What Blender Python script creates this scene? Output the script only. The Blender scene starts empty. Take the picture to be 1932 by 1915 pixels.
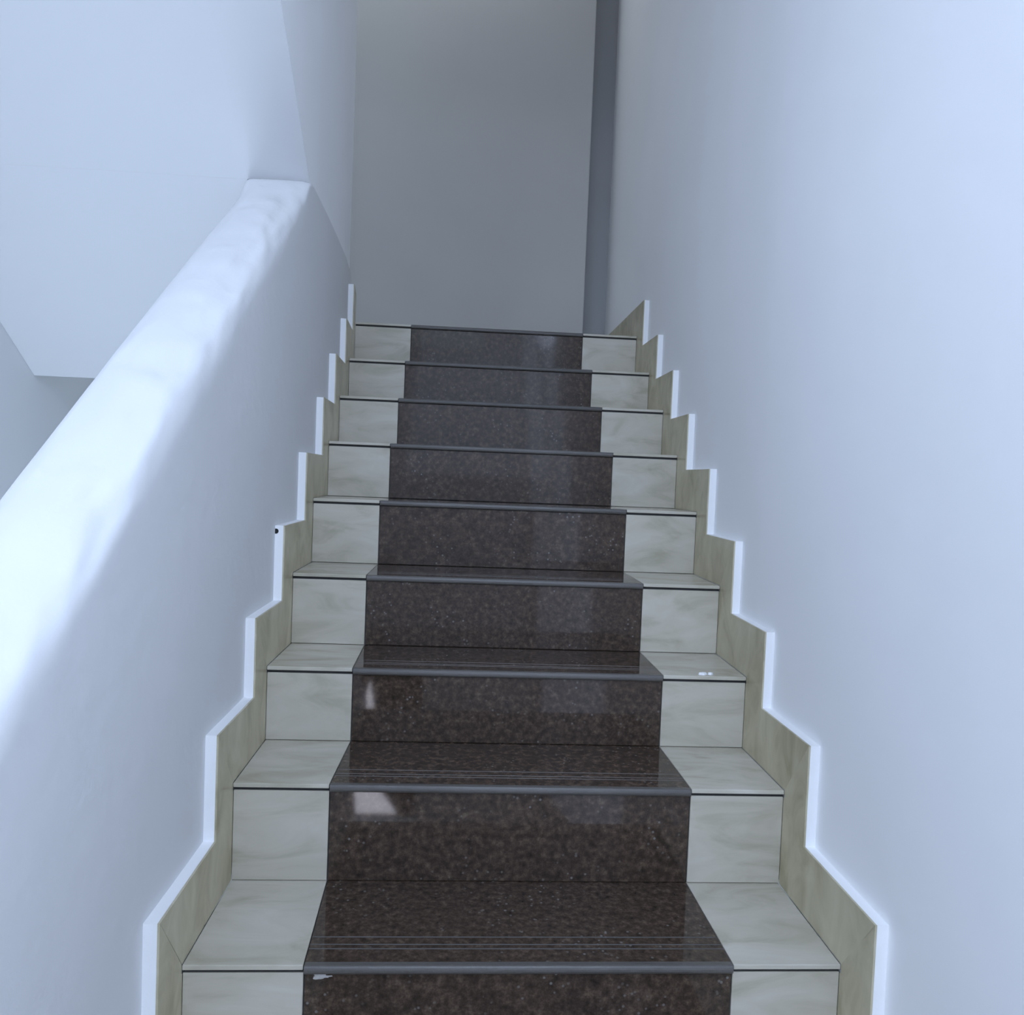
import bpy, bmesh, math, random
from mathutils import Matrix, Vector, noise
random.seed(4)
D = bpy.data
SC = bpy.context.scene
COL = SC.collection

# ------------------------------------------------------------------ camera
FPX = 1450.92
cam_d = D.cameras.new('camera')
cam = D.objects.new('camera', cam_d)
COL.objects.link(cam)
cam_d.sensor_fit = 'HORIZONTAL'
cam_d.sensor_width = 36.0
cam_d.lens = FPX / 1932 * 36.0
cam_d.clip_start = 0.02
RX = Vector((0.9973, -0.0620, 0.0392)).normalized()
FW = Vector((0.0635, 0.9973, -0.0376)).normalized()
UP = RX.cross(FW).normalized()
RX = FW.cross(UP)
M = Matrix((RX, UP, -FW)).transposed().to_4x4()
M.translation = Vector((-0.0686, -1.4491, 0.9403))
cam.matrix_world = M
SC.camera = cam

# ------------------------------------------------------------------ light
SC.view_settings.view_transform = 'Standard'
SC.view_settings.look = 'None'
SC.view_settings.gamma = 1.0
SC.view_settings.use_curve_mapping = False
SC.view_settings.exposure = 0.15
SC.cycles.max_bounces = 10
SC.cycles.diffuse_bounces = 6

world = D.worlds.new('sky')
SC.world = world
world.use_nodes = True
wn = world.node_tree.nodes
bgn = wn['Background']
bgn.inputs[0].default_value = (0.62, 0.80, 1.0, 1)
bgn.inputs[1].default_value = 1.5


def area(name, loc, direction, sx, sy, power, col):
    l = D.lights.new(name, 'AREA')
    l.shape = 'RECTANGLE'
    l.size, l.size_y = sx, sy
    l.energy = power
    l.color = col
    o = D.objects.new(name, l)
    COL.objects.link(o)
    o.location = loc
    o.rotation_euler = Vector(direction).to_track_quat('-Z', 'Y').to_euler()
    return o


# unseen area lights added to balance the wall brightness: left, right high and low,
# rear, overhead, below the upper flight and above the landing
FILL_TINT = (0.765, 0.935, 1.28)
area('left_fill', (-1.86, -1.45, 1.62), (1, 0.30, -0.12), 1.7, 1.3, 33, FILL_TINT)
area('right_high_fill', (0.70, -1.00, 2.55), (-1, 0.25, -0.5), 1.6, 0.7, 6, FILL_TINT)
area('right_low_fill', (0.725, -1.58, 0.90), (-1, 0.2, 0), 2.05, 3.8, 16, FILL_TINT)
area('rear_fill', (0.05, -2.66, 1.95), (0, 1, 0), 1.3, 2.0, 4, FILL_TINT)
area('overhead_fill', (0.10, -1.75, 2.90), (0, 0.6, -1), 1.0, 0.5, 18, FILL_TINT)
area('under_fill', (-1.30, 0.30, -0.60), (0, 0.5, 1), 0.8, 1.0, 12, FILL_TINT)
area('landing_fill', (-0.6, 2.7, 4.4), (0, 0, -1), 2.0, 0.6, 5.0, (0.90, 0.97, 1.09))

# ------------------------------------------------------------------ numbers
YK = [0.0, 0.3013, 0.5827, 0.8557, 1.1386, 1.4160, 1.6661, 1.9436, 2.2256]
ZK = [0.0, 0.2274, 0.4247, 0.6361, 0.8501, 1.0523, 1.2442, 1.4339, 1.6451]
T0, R0 = 0.28, 0.205
N = 0.0044          # riser face behind the nosing line
SA, SB = 0.113, 0.147   # skirting in front of riser / above tread
Y0L, XLS = [-0.30, 0.30, 0.60, 0.86, 1.14, 1.416, 1.666, 1.944, 2.226, 2.6], \
           [-0.566, -0.565, -0.566, -0.565, -0.566, -0.569, -0.575, -0.584, -0.604, -0.625]
XRS = [0.714, 0.716, 0.719, 0.727, 0.731, 0.732, 0.735, 0.735, 0.733, 0.735]


def interp(xs, ys, x):
    if x <= xs[0]:
        return ys[0]
    for i in range(len(xs) - 1):
        if x <= xs[i + 1]:
            t = (x - xs[i]) / (xs[i + 1] - xs[i])
            return ys[i] + (ys[i + 1] - ys[i]) * t
    return ys[-1]


def XL(y): return interp(Y0L, XLS, y)
def XR(y): return interp(Y0L, XRS, y)
def WL(y): return XL(y) - 0.027
def WR(y): return XR(y) + 0.026


def stair_y(k):
    if 0 <= k <= 8:
        return YK[k]
    return YK[0] + T0 * k if k < 0 else YK[8] + T0 * (k - 8)


def stair_z(k):
    if 0 <= k <= 8:
        return ZK[k]
    return ZK[0] + R0 * k if k < 0 else ZK[8]


# ------------------------------------------------------------------ materials
def mat(name):
    m = D.materials.new(name)
    m.use_nodes = True
    nt = m.node_tree
    return m, nt, nt.nodes['Principled BSDF']


def node(nt, t, **kw):
    n = nt.nodes.new(t)
    for k, v in kw.items():
        setattr(n, k, v)
    return n


def ramp(nt, stops):
    r = node(nt, 'ShaderNodeValToRGB')
    e = r.color_ramp.elements
    while len(e) < len(stops):
        e.new(0.5)
    for i, (p, c) in enumerate(stops):
        e[i].position = p
        e[i].color = (*c, 1)
    return r


def paint(name, col, var=0.03, bump=0.15, scale=9.0, rough=0.75):
    m, nt, b = mat(name)
    tc = node(nt, 'ShaderNodeTexCoord')
    n1 = node(nt, 'ShaderNodeTexNoise')
    n1.inputs['Scale'].default_value = 1.7
    n1.inputs['Detail'].default_value = 3
    nt.links.new(tc.outputs['Object'], n1.inputs['Vector'])
    lo = tuple(c * (1 - var) for c in col)
    hi = tuple(min(1, c * (1 + var)) for c in col)
    r = ramp(nt, [(0.35, lo), (0.65, hi)])
    nt.links.new(n1.outputs['Fac'], r.inputs['Fac'])
    nt.links.new(r.outputs['Color'], b.inputs['Base Color'])
    n2 = node(nt, 'ShaderNodeTexNoise')
    n2.inputs['Scale'].default_value = scale
    n2.inputs['Detail'].default_value = 5
    nt.links.new(tc.outputs['Object'], n2.inputs['Vector'])
    bp = node(nt, 'ShaderNodeBump')
    bp.inputs['Strength'].default_value = bump
    bp.inputs['Distance'].default_value = 0.01
    nt.links.new(n2.outputs['Fac'], bp.inputs['Height'])
    nt.links.new(bp.outputs['Normal'], b.inputs['Normal'])
    b.inputs['Roughness'].default_value = rough
    return m


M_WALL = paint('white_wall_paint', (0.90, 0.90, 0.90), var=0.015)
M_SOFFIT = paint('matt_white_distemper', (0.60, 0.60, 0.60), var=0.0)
M_PARAPET = paint('white_plaster', (0.71, 0.71, 0.71), var=0.015, bump=0.22, scale=20)
M_BACK = paint('grey_wall_paint', (0.50, 0.485, 0.46), var=0.02, rough=0.6)
M_RECESS = paint('shaded_grey_wall_paint', (0.36, 0.36, 0.36), var=0.02, rough=0.6)  # darker than the back wall grey: the recess shade is put into the colour
M_EDGE = paint('white_edge_paint', (0.90, 0.90, 0.90), bump=0.2, scale=30)
M_CEMENT = paint('cement', (0.20, 0.20, 0.19), scale=40)
M_GROUT = paint('dark_grout', (0.035, 0.035, 0.035), scale=60, rough=0.9)
M_FLOOR = paint('pale_floor_tile', (0.62, 0.60, 0.56), rough=0.3)
M_DARK = paint('dark_hole', (0.01, 0.01, 0.01), bump=0)
M_SPOT = paint('whitish_spot', (0.55, 0.52, 0.50), bump=0.3, scale=80)  # whitish tone of the spot on the first granite riser
M_FLAKE = paint('white_flake', (0.92, 0.92, 0.92), bump=0.3, scale=80)


def tile_material(name, base, vein, pale, rough, streak):
    m, nt, b = mat(name)
    tc = node(nt, 'ShaderNodeTexCoord')
    oi = node(nt, 'ShaderNodeObjectInfo')
    sc = node(nt, 'ShaderNodeVectorMath', operation='SCALE')
    sc.inputs[0].default_value = (37, 21, 53)
    nt.links.new(oi.outputs['Random'], sc.inputs['Scale'])
    mp = node(nt, 'ShaderNodeMapping')
    mp.inputs['Scale'].default_value = streak
    nt.links.new(tc.outputs['Object'], mp.inputs['Vector'])
    ad = node(nt, 'ShaderNodeVectorMath', operation='ADD')
    nt.links.new(mp.outputs['Vector'], ad.inputs[0])
    nt.links.new(sc.outputs['Vector'], ad.inputs[1])
    n1 = node(nt, 'ShaderNodeTexNoise')
    n1.inputs['Scale'].default_value = 4.5
    n1.inputs['Detail'].default_value = 6
    n1.inputs['Roughness'].default_value = 0.55
    n1.inputs['Distortion'].default_value = 0.8
    nt.links.new(ad.outputs['Vector'], n1.inputs['Vector'])
    r = ramp(nt, [(0.30, vein), (0.48, base), (0.72, pale)])
    nt.links.new(n1.outputs['Fac'], r.inputs['Fac'])
    n2 = node(nt, 'ShaderNodeTexNoise')
    n2.inputs['Scale'].default_value = 1.3
    nt.links.new(ad.outputs['Vector'], n2.inputs['Vector'])
    mx = node(nt, 'ShaderNodeMix', data_type='RGBA', blend_type='MULTIPLY')
    mx.inputs[0].default_value = 0.5
    r2 = ramp(nt, [(0.3, (0.80, 0.80, 0.80)), (0.7, (1, 1, 1))])
    nt.links.new(n2.outputs['Fac'], r2.inputs['Fac'])
    nt.links.new(r.outputs['Color'], mx.inputs[6])
    nt.links.new(r2.outputs['Color'], mx.inputs[7])
    nt.links.new(mx.outputs[2], b.inputs['Base Color'])
    b.inputs['Roughness'].default_value = rough
    return m


M_TILE = tile_material('beige_ceramic', (0.555, 0.515, 0.42), (0.43, 0.395, 0.30), (0.63, 0.59, 0.51), 0.26, (1.0, 2.6, 2.8))
M_SKIRT = tile_material('olive_beige_ceramic', (0.51, 0.455, 0.305), (0.37, 0.325, 0.195), (0.62, 0.565, 0.41), 0.32, (1.0, 2.4, 1.6))


def granite_material():
    m, nt, b = mat('speckled_brown_granite')
    tc = node(nt, 'ShaderNodeTexCoord')
    oi = node(nt, 'ShaderNodeObjectInfo')
    sc = node(nt, 'ShaderNodeVectorMath', operation='SCALE')
    sc.inputs[0].default_value = (17, 31, 23)
    nt.links.new(oi.outputs['Random'], sc.inputs['Scale'])
    ad = node(nt, 'ShaderNodeVectorMath', operation='ADD')
    nt.links.new(tc.outputs['Object'], ad.inputs[0])
    nt.links.new(sc.outputs['Vector'], ad.inputs[1])
    n1 = node(nt, 'ShaderNodeTexNoise')
    n1.inputs['Scale'].default_value = 62
    n1.inputs['Detail'].default_value = 4
    n1.inputs['Roughness'].default_value = 0.7
    nt.links.new(ad.outputs['Vector'], n1.inputs['Vector'])
    r1 = ramp(nt, [(0.26, (0.022, 0.016, 0.012)), (0.46, (0.052, 0.036, 0.027)), (0.58, (0.083, 0.056, 0.040)), (0.78, (0.155, 0.122, 0.090))])
    nt.links.new(n1.outputs['Fac'], r1.inputs['Fac'])
    n2 = node(nt, 'ShaderNodeTexVoronoi')
    n2.inputs['Scale'].default_value = 62
    nt.links.new(ad.outputs['Vector'], n2.inputs['Vector'])
    r2 = ramp(nt, [(0.0, (1, 1, 1)), (0.13, (1, 1, 1)), (0.22, (0, 0, 0))])
    nt.links.new(n2.outputs['Distance'], r2.inputs['Fac'])
    n3 = node(nt, 'ShaderNodeTexNoise')
    n3.inputs['Scale'].default_value = 9
    nt.links.new(ad.outputs['Vector'], n3.inputs['Vector'])
    r3 = ramp(nt, [(0.48, (0, 0, 0)), (0.66, (1, 1, 1))])
    nt.links.new(n3.outputs['Fac'], r3.inputs['Fac'])
    mu = node(nt, 'ShaderNodeMath', operation='MULTIPLY')
    nt.links.new(r2.outputs['Color'], mu.inputs[0])
    nt.links.new(r3.outputs['Color'], mu.inputs[1])
    mx = node(nt, 'ShaderNodeMix', data_type='RGBA')
    nt.links.new(mu.outputs[0], mx.inputs[0])
    nt.links.new(r1.outputs['Color'], mx.inputs[6])
    mx.inputs[7].default_value = (0.18, 0.17, 0.155, 1)
    nt.links.new(mx.outputs[2], b.inputs['Base Color'])
    b.inputs['Roughness'].default_value = 0.05
    b.inputs['IOR'].default_value = 1.37
    return m


M_GRANITE = granite_material()
M_NOSING = paint('lighter_granite_edge', (0.10, 0.092, 0.084), var=0.2, scale=120, rough=0.35)  # lighter, rougher grey for the granite nosing and grooves


def glow_material(name, col, strength):
    m, nt, b = mat(name)
    b.inputs['Base Color'].default_value = (0.1, 0.1, 0.1, 1)
    b.inputs['Emission Color'].default_value = (*col, 1)
    b.inputs['Emission Strength'].default_value = strength
    return m


M_GLOW = glow_material('reflection_glow', (0.93, 0.93, 1.08), 9.5)  # glow of the added patches that mirror in the granite


# ------------------------------------------------------------------ mesh helpers
def link(name, verts, faces, m, parent=None, smooth=False):
    me = D.meshes.new(name)
    me.from_pydata([tuple(v) for v in verts], [], faces)
    bm = bmesh.new()
    bm.from_mesh(me)
    bmesh.ops.recalc_face_normals(bm, faces=bm.faces)
    bm.to_mesh(me)
    bm.free()
    if smooth:
        for p in me.polygons:
            p.use_smooth = True
    me.materials.append(m)
    o = D.objects.new(name, me)
    COL.objects.link(o)
    if parent:
        o.parent = parent
    return o


def bevel(o, w, seg=2):
    bm = bmesh.new()
    bm.from_mesh(o.data)
    bmesh.ops.bevel(bm, geom=list(bm.edges), offset=w, segments=seg, profile=0.5, affect='EDGES', clamp_overlap=True)
    bm.to_mesh(o.data)
    bm.free()
    return o


def prism(name, poly, fn, m, parent=None, bev=0):
    """poly: list of (u, v); fn(u, v, side) -> point, side 0 / 1."""
    n = len(poly)
    v = [fn(a, b, 0) for a, b in poly] + [fn(a, b, 1) for a, b in poly]
    f = [list(range(n)), list(range(2 * n - 1, n - 1, -1))]
    f += [[i, (i + 1) % n, n + (i + 1) % n, n + i] for i in range(n)]
    o = link(name, v, f, m, parent)
    if bev:
        bevel(o, bev)
    return o


def box(name, x0, x1, y0, y1, z0, z1, m, parent=None, bev=0):
    return prism(name, [(x0, y0), (x1, y0), (x1, y1), (x0, y1)],
                 lambda a, b, s: (a, b, z1 if s else z0), m, parent, bev)


def struct(o):
    o['kind'] = 'structure'
    return o


def thing(name, label, cat, loc=(0, 0, 0), group=None):
    o = D.objects.new(name, None)
    COL.objects.link(o)
    o.location = loc
    o['label'] = label
    o['category'] = cat
    if group:
        o['group'] = group
    return o


# ------------------------------------------------------------------ room shell
YREAR, YPIL, YREC = -2.70, 3.13, 3.27
XOUT = -1.877
ZTOP, ZBOT = 4.7, -1.45

# right wall: a long plan outline, following the slight bow of the plaster
ysr = [YREAR] + [y for y in Y0L] + [YREC + 0.01]
plan = [(WR(y), y) for y in ysr] + [(1.05, YREC + 0.01), (1.05, YREAR)]
struct(prism('wall_right', plan, lambda a, b, s: (a, b, ZTOP if s else ZBOT), M_WALL))

# back wall of the landing, standing proud of a narrow recess at its right
struct(box('wall_back', XOUT, 0.604, YPIL, YREC + 0.2, ZBOT, ZTOP, M_BACK, bev=0.006))
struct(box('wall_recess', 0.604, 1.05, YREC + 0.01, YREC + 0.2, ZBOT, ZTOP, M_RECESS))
struct(box('wall_outer', XOUT - 0.2, XOUT, YREAR, YREC + 0.2, ZBOT, ZTOP, M_SOFFIT))

# rear wall behind the photographer with the stairwell window and a gap for the added glow board
YR0 = YREAR - 0.2


def rear(x0, x1, z0, z1):
    return (x0, x1, YR0, YREAR, z0, z1)


vs, fs = [], []
for (x0, x1, y0, y1, z0, z1) in [rear(XOUT - 0.2, -1.85, ZBOT, ZTOP), rear(0.15, 1.05, ZBOT, ZTOP),
                                 rear(-1.85, 0.15, 2.94, ZTOP), rear(-1.85, 0.15, -0.42, 2.34),
                                 rear(-1.85, -0.80, ZBOT, -0.42), rear(-0.30, 0.15, ZBOT, -0.42)]:
    b = len(vs)
    vs += [(x, y, z) for z in (z0, z1) for x, y in ((x0, y0), (x1, y0), (x1, y1), (x0, y1))]
    fs += [[b, b + 1, b + 2, b + 3], [b + 7, b + 6, b + 5, b + 4]] + \
          [[b + i, b + (i + 1) % 4, b + 4 + (i + 1) % 4, b + 4 + i] for i in range(4)]
struct(link('wall_rear', vs, fs, M_WALL))

# ------------------------------------------------------------------ upper flight: soffit and spine wall
SOF = -0.728


YE, ZE = 1.90, 1.2925      # where the soffit meets the landing slab
def sof_z(y): return ZE + SOF * (y - YE)


YU = -0.10
up = thing('upper_flight', 'plain white sloping underside of the flight above, beyond the rounded parapet', 'staircase', (0, 1.90, 1.2925))


def sub(o, root):
    o.parent = root
    o.matrix_parent_inverse = Matrix.Translation(-Vector(root.location))
    return o




def strips(name, st, m):
    """st: stations (y, x0, x1, zb, zt); one closed solid."""
    v, f = [], []
    for y, x0, x1, zb, zt in st:
        v += [(x0, y, zb), (x1, y, zb), (x1, y, zt), (x0, y, zt)]
    for j in range(len(st) - 1):
        a, b = 4 * j, 4 * j + 4
        f += [[a + i, a + (i + 1) % 4, b + (i + 1) % 4, b + i] for i in range(4)]
    f += [[3, 2, 1, 0], [len(v) - 4, len(v) - 3, len(v) - 2, len(v) - 1]]
    return link(name, v, f, m)


def wf(y): return WL(y) - 0.008


YJ = 1.11       # parapet top meets the soffit
PT = sof_z(YJ)
ys_up = [YU, 0.3, 0.6, 0.86, YJ]
XS = -0.793      # back of the spine wall, where the slab meets it
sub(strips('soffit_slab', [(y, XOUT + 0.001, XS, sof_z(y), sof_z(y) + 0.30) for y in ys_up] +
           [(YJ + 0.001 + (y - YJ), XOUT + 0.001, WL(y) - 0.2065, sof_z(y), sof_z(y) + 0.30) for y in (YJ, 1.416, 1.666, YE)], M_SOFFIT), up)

# spine wall: its underside continues the soffit, further on it stands on the parapet's flat end
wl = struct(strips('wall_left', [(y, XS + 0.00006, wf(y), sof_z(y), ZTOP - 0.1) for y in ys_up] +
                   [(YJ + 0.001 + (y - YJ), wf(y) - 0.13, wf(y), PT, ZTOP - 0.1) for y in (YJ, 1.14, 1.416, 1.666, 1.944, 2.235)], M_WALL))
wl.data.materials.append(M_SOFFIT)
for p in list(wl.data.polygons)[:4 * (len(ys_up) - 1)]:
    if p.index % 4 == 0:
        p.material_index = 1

# landings and ceilings that close the stairwell
struct(box('floor', XOUT, 0.604, 2.52, YPIL, ZE + 0.16, ZK[8], M_FLOOR))
box_l = box('trim_1', XOUT, WL(2.2) - 0.215, YE + 0.001, 2.52, ZE + 0.16, ZK[8], M_WALL)
struct(box_l)
struct(box('floor_lower', XOUT, WR(-2), YREAR, -1.40, -1.45, -1.23, M_FLOOR))
struct(box('ceiling', XOUT, 1.05, 2.2, YREC + 0.01, ZTOP - 0.1, ZTOP, M_WALL))
struct(box('ceiling_lower', XOUT, WR(-1), YREAR, -0.10, 2.95, 3.10, M_WALL))
struct(prism('ceiling_sloped', [(-0.10, 2.95), (2.2, 4.6), (2.2, 4.75), (-0.10, 3.10)],
             lambda a, b, s: (WR(a) if s else WL(a) - 0.008, a, b), M_WALL))

# ------------------------------------------------------------------ parapet
PH = 1.06       # crown above the nosing line
PSL = 0.7392


def pz(y):
    z = PH + PSL * y + 0.010 * math.sin(2.2 * y + 0.5)
    zz = PT - 0.0006
    # soft change from the slope to the flat end
    k = 0.012
    d = max(-1, min(1, (z - zz) / k))
    return min(z, zz) if abs(d) >= 1 else min(z, zz) - k * 0.25 * (1 - abs(d)) ** 2


def make_parapet():
    th = 0.205
    sec = []
    NS = 26
    rings = []
    ys = [-1.9 + i * 0.02 for i in range(int((2.225 + 1.9) / 0.02) + 1)] + [2.235]
    for y in ys:
        top = pz(y)
        xi = WL(y)
        ring = []
        ring.append((xi, y, ZBOT))
        for q in range(4):
            ring.append((xi + 0.002 * noise.noise((y * 3, q, 3.1)), y, ZBOT + (top - 0.11 - ZBOT) * (0.55 + 0.15 * q)))
        t = min(1, max(0, (y - 1.0) / 0.13))
        rr = 0.085 + (0.003 - 0.085) * t
        for i in range(NS + 1):
            a = math.pi * i / NS
            ca, sa = math.cos(a), math.sin(a)
            sx = math.copysign(abs(ca) ** (0.72 - 0.5 * t), ca)
            sz = abs(sa) ** (0.72 - 0.5 * t)
            q = i * 15 / 26
            lump = (1 - t) * (0.012 * noise.noise((y * 6.0, q * 0.35, 0.3)) + 0.008 * noise.noise((y * 15.0, q * 0.5, 5.0)) + 0.0055 * noise.noise((y * 34.0, q * 0.7, 9.0)))
            w = sa
            px = xi - th / 2 + sx * (th / 2) + lump * w * 0.6
            pz_ = top - rr + sz * rr + lump * w
            ring.append((px, y, pz_))
        ring.append((xi - th, y, ZBOT))
        rings.append(ring)
    n = len(rings[0])
    v = [p for r in rings for p in r]
    f = []
    for j in range(len(rings) - 1):
        for i in range(n):
            f.append([j * n + i, j * n + (i + 1) % n, (j + 1) * n + (i + 1) % n, (j + 1) * n + i])
    f.append(list(range(n)))
    f.append(list(range((len(rings) - 1) * n, len(rings) * n))[::-1])
    o = link('parapet', v, f, M_PARAPET, None, True)
    o['label'] = 'thick white plastered parapet wall with rounded top rising along the left of the stairs'
    o['category'] = 'parapet'
    return o


make_parapet()

# ------------------------------------------------------------------ staircase
XG = [(-0.339, 0.496), (-0.349, 0.491), (-0.343, 0.488), (-0.348, 0.488), (-0.346, 0.487), (-0.344, 0.486),
      (-0.342, 0.481), (-0.343, 0.478), (-0.343, 0.472)]
stairs = thing('staircase', 'straight tiled staircase with dark granite centre and pale tile borders climbing to a landing', 'staircase')

G = 0.0012          # half joint
TT, TG = 0.010, 0.017   # tile / granite thickness


def xg(k): return XG[max(0, min(8, k))]


def build_step(k):
    y, z = stair_y(k), stair_z(k)
    yn, zp = stair_y(k + 1), stair_z(k - 1)
    first = k == -5
    yb = yn + N + 0.012 if k < 8 else 2.52
    # cement core: a block below the tiles, its front face the bed of the riser tiles
    x0c, x1c = XL(y), XR(y)
    core = box('step', x0c, x1c, y + N + 0.012, yb, zp - 0.02, z - 0.018, M_CEMENT, stairs)
    g0, g1 = xg(k)
    zt = z - 0.0175
    zb = zp + 0.0015
    # riser pieces
    for nm, xa, xb in (('riser_tile', None, g0), ('riser_tile', g1, None)):
        yr = y + N
        a = XL(yr) + 0.0005 if xa is None else xa + G
        b = XR(yr) - 0.0005 if xb is None else xb - G
        box(nm, a, b, yr, yr + 0.0115, zb, zt, M_TILE, core, 0.0012)
    yr = y + N + 0.001
    gr = box('granite_riser', g0 + G, g1 - G, yr, yr + 0.0105, zb, z - TG - 0.001, M_GRANITE, core, 0.001)
    # dark joint under the tread tile, set back
    box('grout_joint', XL(y) + 0.001, XR(y) - 0.001, y + N + 0.003, y + N + 0.0115, z - 0.0176, z - TT + 0.0004, M_GROUT, core)
    # tread pieces
    h0, h1 = xg(k + 1)
    ye = yn + N + 0.010 if k < 8 else 2.52
    for side in (0, 1):
        if side == 0:
            p = [(XL(y) + 0.0005, y), (g0 - G, y), (h0 - G, ye), (XL(ye) + 0.0005, ye)]
        else:
            p = [(g1 + G, y), (XR(y) - 0.0005, y), (XR(ye) - 0.0005, ye), (h1 + G, ye)]
        prism('tread_tile', p, lambda a, b, s: (a, b, z - (0 if s else TT)), M_TILE, core, 0.0015)
    # granite tread: bullnosed slab with three anti-slip grooves near the nosing
    yf = y - 0.006
    ys_ = y + 0.0105
    prof = [(ye, z - TG), (ys_, z - TG), (ys_, z)]
    for gy in (0.0515, 0.0655, 0.0905):
        prof += [(y + gy - 0.0018, z), (y + gy - 0.0008, z - 0.0022), (y + gy + 0.0008, z - 0.0022), (y + gy + 0.0018, z)]
    prof.append((ye, z))
    nose = [(ys_ - 0.0003, z - TG), (yf + 0.006, z - TG)]
    for i in range(1, 7):
        a = -math.pi / 2 + math.pi * i / 7
        nose.append((yf + 0.006 - 0.006 * math.cos(a), z - TG / 2 + TG / 2 * math.sin(a)))
    nose += [(yf + 0.006, z), (ys_ - 0.0003, z)]

    def gp(a, b, s):
        t = max(0, (a - y) / (ye - y))
        return ((g1 + (h1 - g1) * t - G) if s else (g0 + (h0 - g0) * t + G), a, b)
    gt = prism('granite_tread', prof, gp, M_GRANITE, core)
    gt.data.materials.append(M_NOSING)
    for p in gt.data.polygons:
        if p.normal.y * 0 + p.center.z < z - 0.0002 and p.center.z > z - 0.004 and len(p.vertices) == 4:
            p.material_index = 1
    gn = prism('granite_nosing', nose, gp, M_NOSING, core)
    gr['label'] = 'dark brown speckled polished granite riser slab'
    gt['label'] = 'dark brown speckled granite tread with grooves near its edge'
    gn['label'] = 'lighter grey granite nosing'
    return core, gr


cores = {}
for k in range(-5, 9):
    cores[k], gslab = build_step(k)
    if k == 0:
        # pale irregular spot under the granite nosing
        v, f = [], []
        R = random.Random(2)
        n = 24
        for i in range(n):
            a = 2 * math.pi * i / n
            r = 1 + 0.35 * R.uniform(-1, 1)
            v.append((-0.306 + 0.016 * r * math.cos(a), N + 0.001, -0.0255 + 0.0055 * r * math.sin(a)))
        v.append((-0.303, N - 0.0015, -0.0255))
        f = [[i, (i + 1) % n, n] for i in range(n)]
        sm = link('pale_spot', v, f, M_SPOT, cores[0])
        sm['label'] = 'whitish spot on the granite'

# ------------------------------------------------------------------ skirtings
def skirt_pts(k):
    y, z = stair_y(k), stair_z(k)
    yn = stair_y(k + 1)
    C = (y - SA, z + SB)
    Dk = (yn - SA, z + SB)
    Nk = (y, z + 0.001)
    Mk = (yn + N, z + 0.001)
    return C, Dk, Nk, Mk


def skirting(side):
    nm = 'baseboard_left' if side == 'l' else 'baseboard_right'
    fx = XL if side == 'l' else XR
    wx = WL if side == 'l' else WR
    sg = 1 if side == 'l' else -1
    yend = 2.232 if side == 'l' else YREC
    # white plastered backing, one stepped band (below it the wall runs on)
    outer, inner = [], []
    for k in range(-5, 9):
        C, Dk, Nk, Mk = skirt_pts(k)
        if k == 8:
            Dk, Mk = (yend, Dk[1]), (yend, Mk[1])
        outer += [C, Dk]
        inner += [Nk, Mk]
    poly = [(inner[0][0] - SA, inner[0][1] - 0.205)] + outer + [(yend, ZK[8] + 0.001)]
    # a straight underside that stays hidden behind the steps
    low = [(yend, ZK[8] - 0.3), (stair_y(-5), stair_z(-5) - 0.3)]
    poly = poly[:-1] + low
    n = len(poly)
    root = None
    # the band is cut in quads so that it can follow the bowed wall
    v, f = [], []
    quads = []
    for k in range(-5, 9):
        C, Dk, Nk, Mk = skirt_pts(k)
        if k == 8:
            Dk, Mk = (yend, Dk[1]), (yend, Mk[1])
            quads.append([C, Dk, (yend, C[1] - 0.25), (C[0], C[1] - 0.25)])
        else:
            C1 = skirt_pts(k + 1)[0]
            quads.append([C, Dk, (Dk[0], C[1] - 0.37), (C[0], C[1] - 0.37)])
    vs, fs = [], []
    for qd in quads:
        b = len(vs)
        vs += [(wx(p[0]) - sg * 0.004, p[0], p[1]) for p in qd] + [(fx(p[0]) - sg * 0.004, p[0], p[1]) for p in qd]
        fs += [[b, b + 1, b + 2, b + 3], [b + 7, b + 6, b + 5, b + 4]] + \
              [[b + i, b + (i + 1) % 4, b + 4 + (i + 1) % 4, b + 4 + i] for i in range(4)]
    root = struct(link(nm, vs, fs, M_EDGE))
    # facing tiles: L-shaped, mitred at each nosing
    for k in range(-5, 9):
        C, Dk, Nk, Mk = skirt_pts(k)
        g = 0.0016 if (k == 0 and side == 'l') else 0.0
        if k == 8:
            p = [(Nk[0] + g, Nk[1]), (yend, Nk[1]), (yend, Dk[1]), (C[0] + g, C[1])]
            if side == 'l':
                p = [(Nk[0] + g, Nk[1]), (yend, Nk[1]), (yend, Dk[1] - 0.02), (C[0] + g, C[1])]
        else:
            C1, _, N1, _ = skirt_pts(k + 1)
            p = [(Nk[0] + g, Nk[1]), (Mk[0] - 0.0, Mk[1]), (N1[0] + N, N1[1] - 0.02), (N1[0], N1[1] - 0.018), (N1[0], N1[1]),
                 (C1[0] + 0.0006, C1[1] - g), (Dk[0] + 0.0006, Dk[1] - 0.0006), (C[0] + g, C[1] - 0.0006)]
        o = prism('skirting_tile', p, lambda a, b, s: (fx(a) if s else fx(a) - sg * 0.0039, a, b), M_SKIRT, root)
    return root


bl = skirting('l')
br = skirting('r')
# small dark nail hole at the edge of the left skirting
v = [(WL(0.74) + 0.004 + 0.007 * math.cos(i * math.pi / 5), 0.7418, 0.767 + 0.0075 * math.sin(i * math.pi / 5)) for i in range(10)]
v = [(x - 0.001, y, z) for x, y, z in v] + [(x - 0.001, y + 0.003, z) for x, y, z in v]
f = [list(range(10)), list(range(19, 9, -1))] + [[i, (i + 1) % 10, 10 + (i + 1) % 10, 10 + i] for i in range(10)]
h = link('nail_hole', v, f, M_DARK, bl)
h['label'] = 'small dark nail hole in the white edge'

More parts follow.
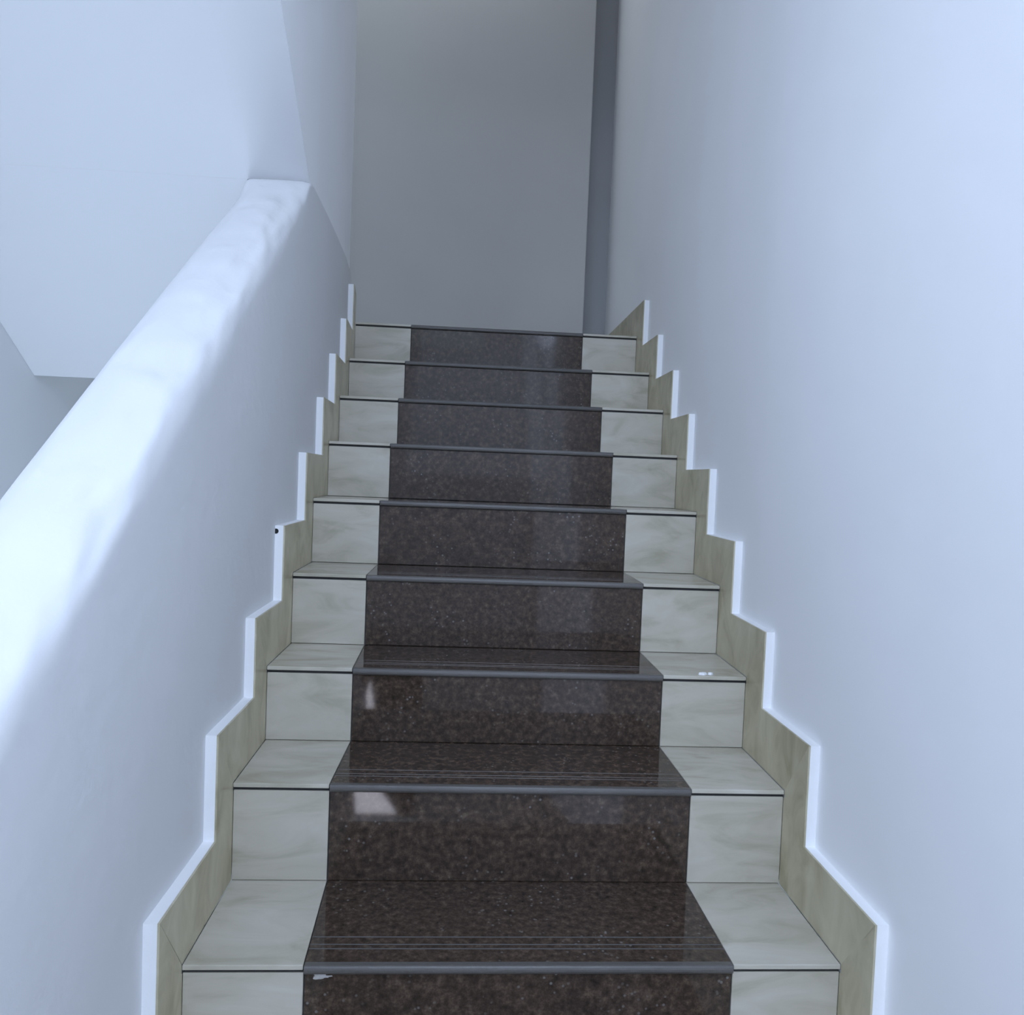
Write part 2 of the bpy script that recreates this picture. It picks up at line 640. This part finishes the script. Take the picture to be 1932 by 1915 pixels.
# ------------------------------------------------------------------ flakes of paint on a tread
for i, (x, y, r, lab) in enumerate(((0.603, 0.5985, 0.0085, 'larger white paint flake lying on a tread edge at the right'),
                                    (0.624, 0.6010, 0.0060, 'smaller white paint flake lying on a tread edge at the right'))):
    R = random.Random(i + 5)
    n = 9
    v = [(r * 1.4 * math.cos(2 * math.pi * j / n) * R.uniform(.7, 1.1), r * 0.9 * math.sin(2 * math.pi * j / n) * R.uniform(.7, 1.1), 0) for j in range(n)]
    v += [(a * 0.85, b * 0.85, 0.0045 + 0.0015 * R.random()) for a, b, c in v]
    f = [list(range(n)), list(range(2 * n - 1, n - 1, -1))] + [[j, (j + 1) % n, n + (j + 1) % n, n + j] for j in range(n)]
    o = link('paint_flake', v, f, M_FLAKE)
    o.location = (x, y, ZK[2] + 0.0002)
    o['label'] = lab
    o['category'] = 'paint flake'
    o['group'] = 'paint flakes on the tread'

# ------------------------------------------------------------------ window of the rear wall, and a glow board added to mirror in the granite
def framed(name, x0, x1, z0, z1, y, bars):
    vs, fs = [], []

    def add(a, b, c, d):
        q = len(vs)
        vs.extend((xx, yy, zz) for zz in (c, d) for xx, yy in ((a, y), (b, y), (b, y + 0.05), (a, y + 0.05)))
        fs.extend([[q, q + 1, q + 2, q + 3], [q + 7, q + 6, q + 5, q + 4]] +
                  [[q + i, q + (i + 1) % 4, q + 4 + (i + 1) % 4, q + 4 + i] for i in range(4)])
    add(x0, x0 + 0.04, z0, z1)
    add(x1 - 0.04, x1, z0, z1)
    add(x0 + 0.04, x1 - 0.04, z0, z0 + 0.04)
    add(x0 + 0.04, x1 - 0.04, z1 - 0.04, z1)
    for b in bars:
        add(b - 0.02, b + 0.02, z0 + 0.04, z1 - 0.04)
    return vs, fs


vs, fs = framed('window_1', -1.85, 0.15, 2.34, 2.94, YR0 + 0.02, (-1.18, -0.52))
struct(link('window_1', vs, fs, M_EDGE))
# unseen dark board with two added glow patches, shaped to mirror in two risers
gb = struct(box('glow_board', -0.80, -0.30, YREAR - 0.10, YREAR - 0.06, -1.23, -0.42, M_GROUT))
for poly in ([(-0.675, -1.205), (-0.415, -1.205), (-0.575, -0.985), (-0.690, -0.985)],
             [(-0.715, -0.705), (-0.640, -0.705), (-0.672, -0.50)]):
    prism('glow_patch', poly, lambda a, b, s: (a, YREAR - (0.055 if s else 0.062), b), M_GLOW, gb)
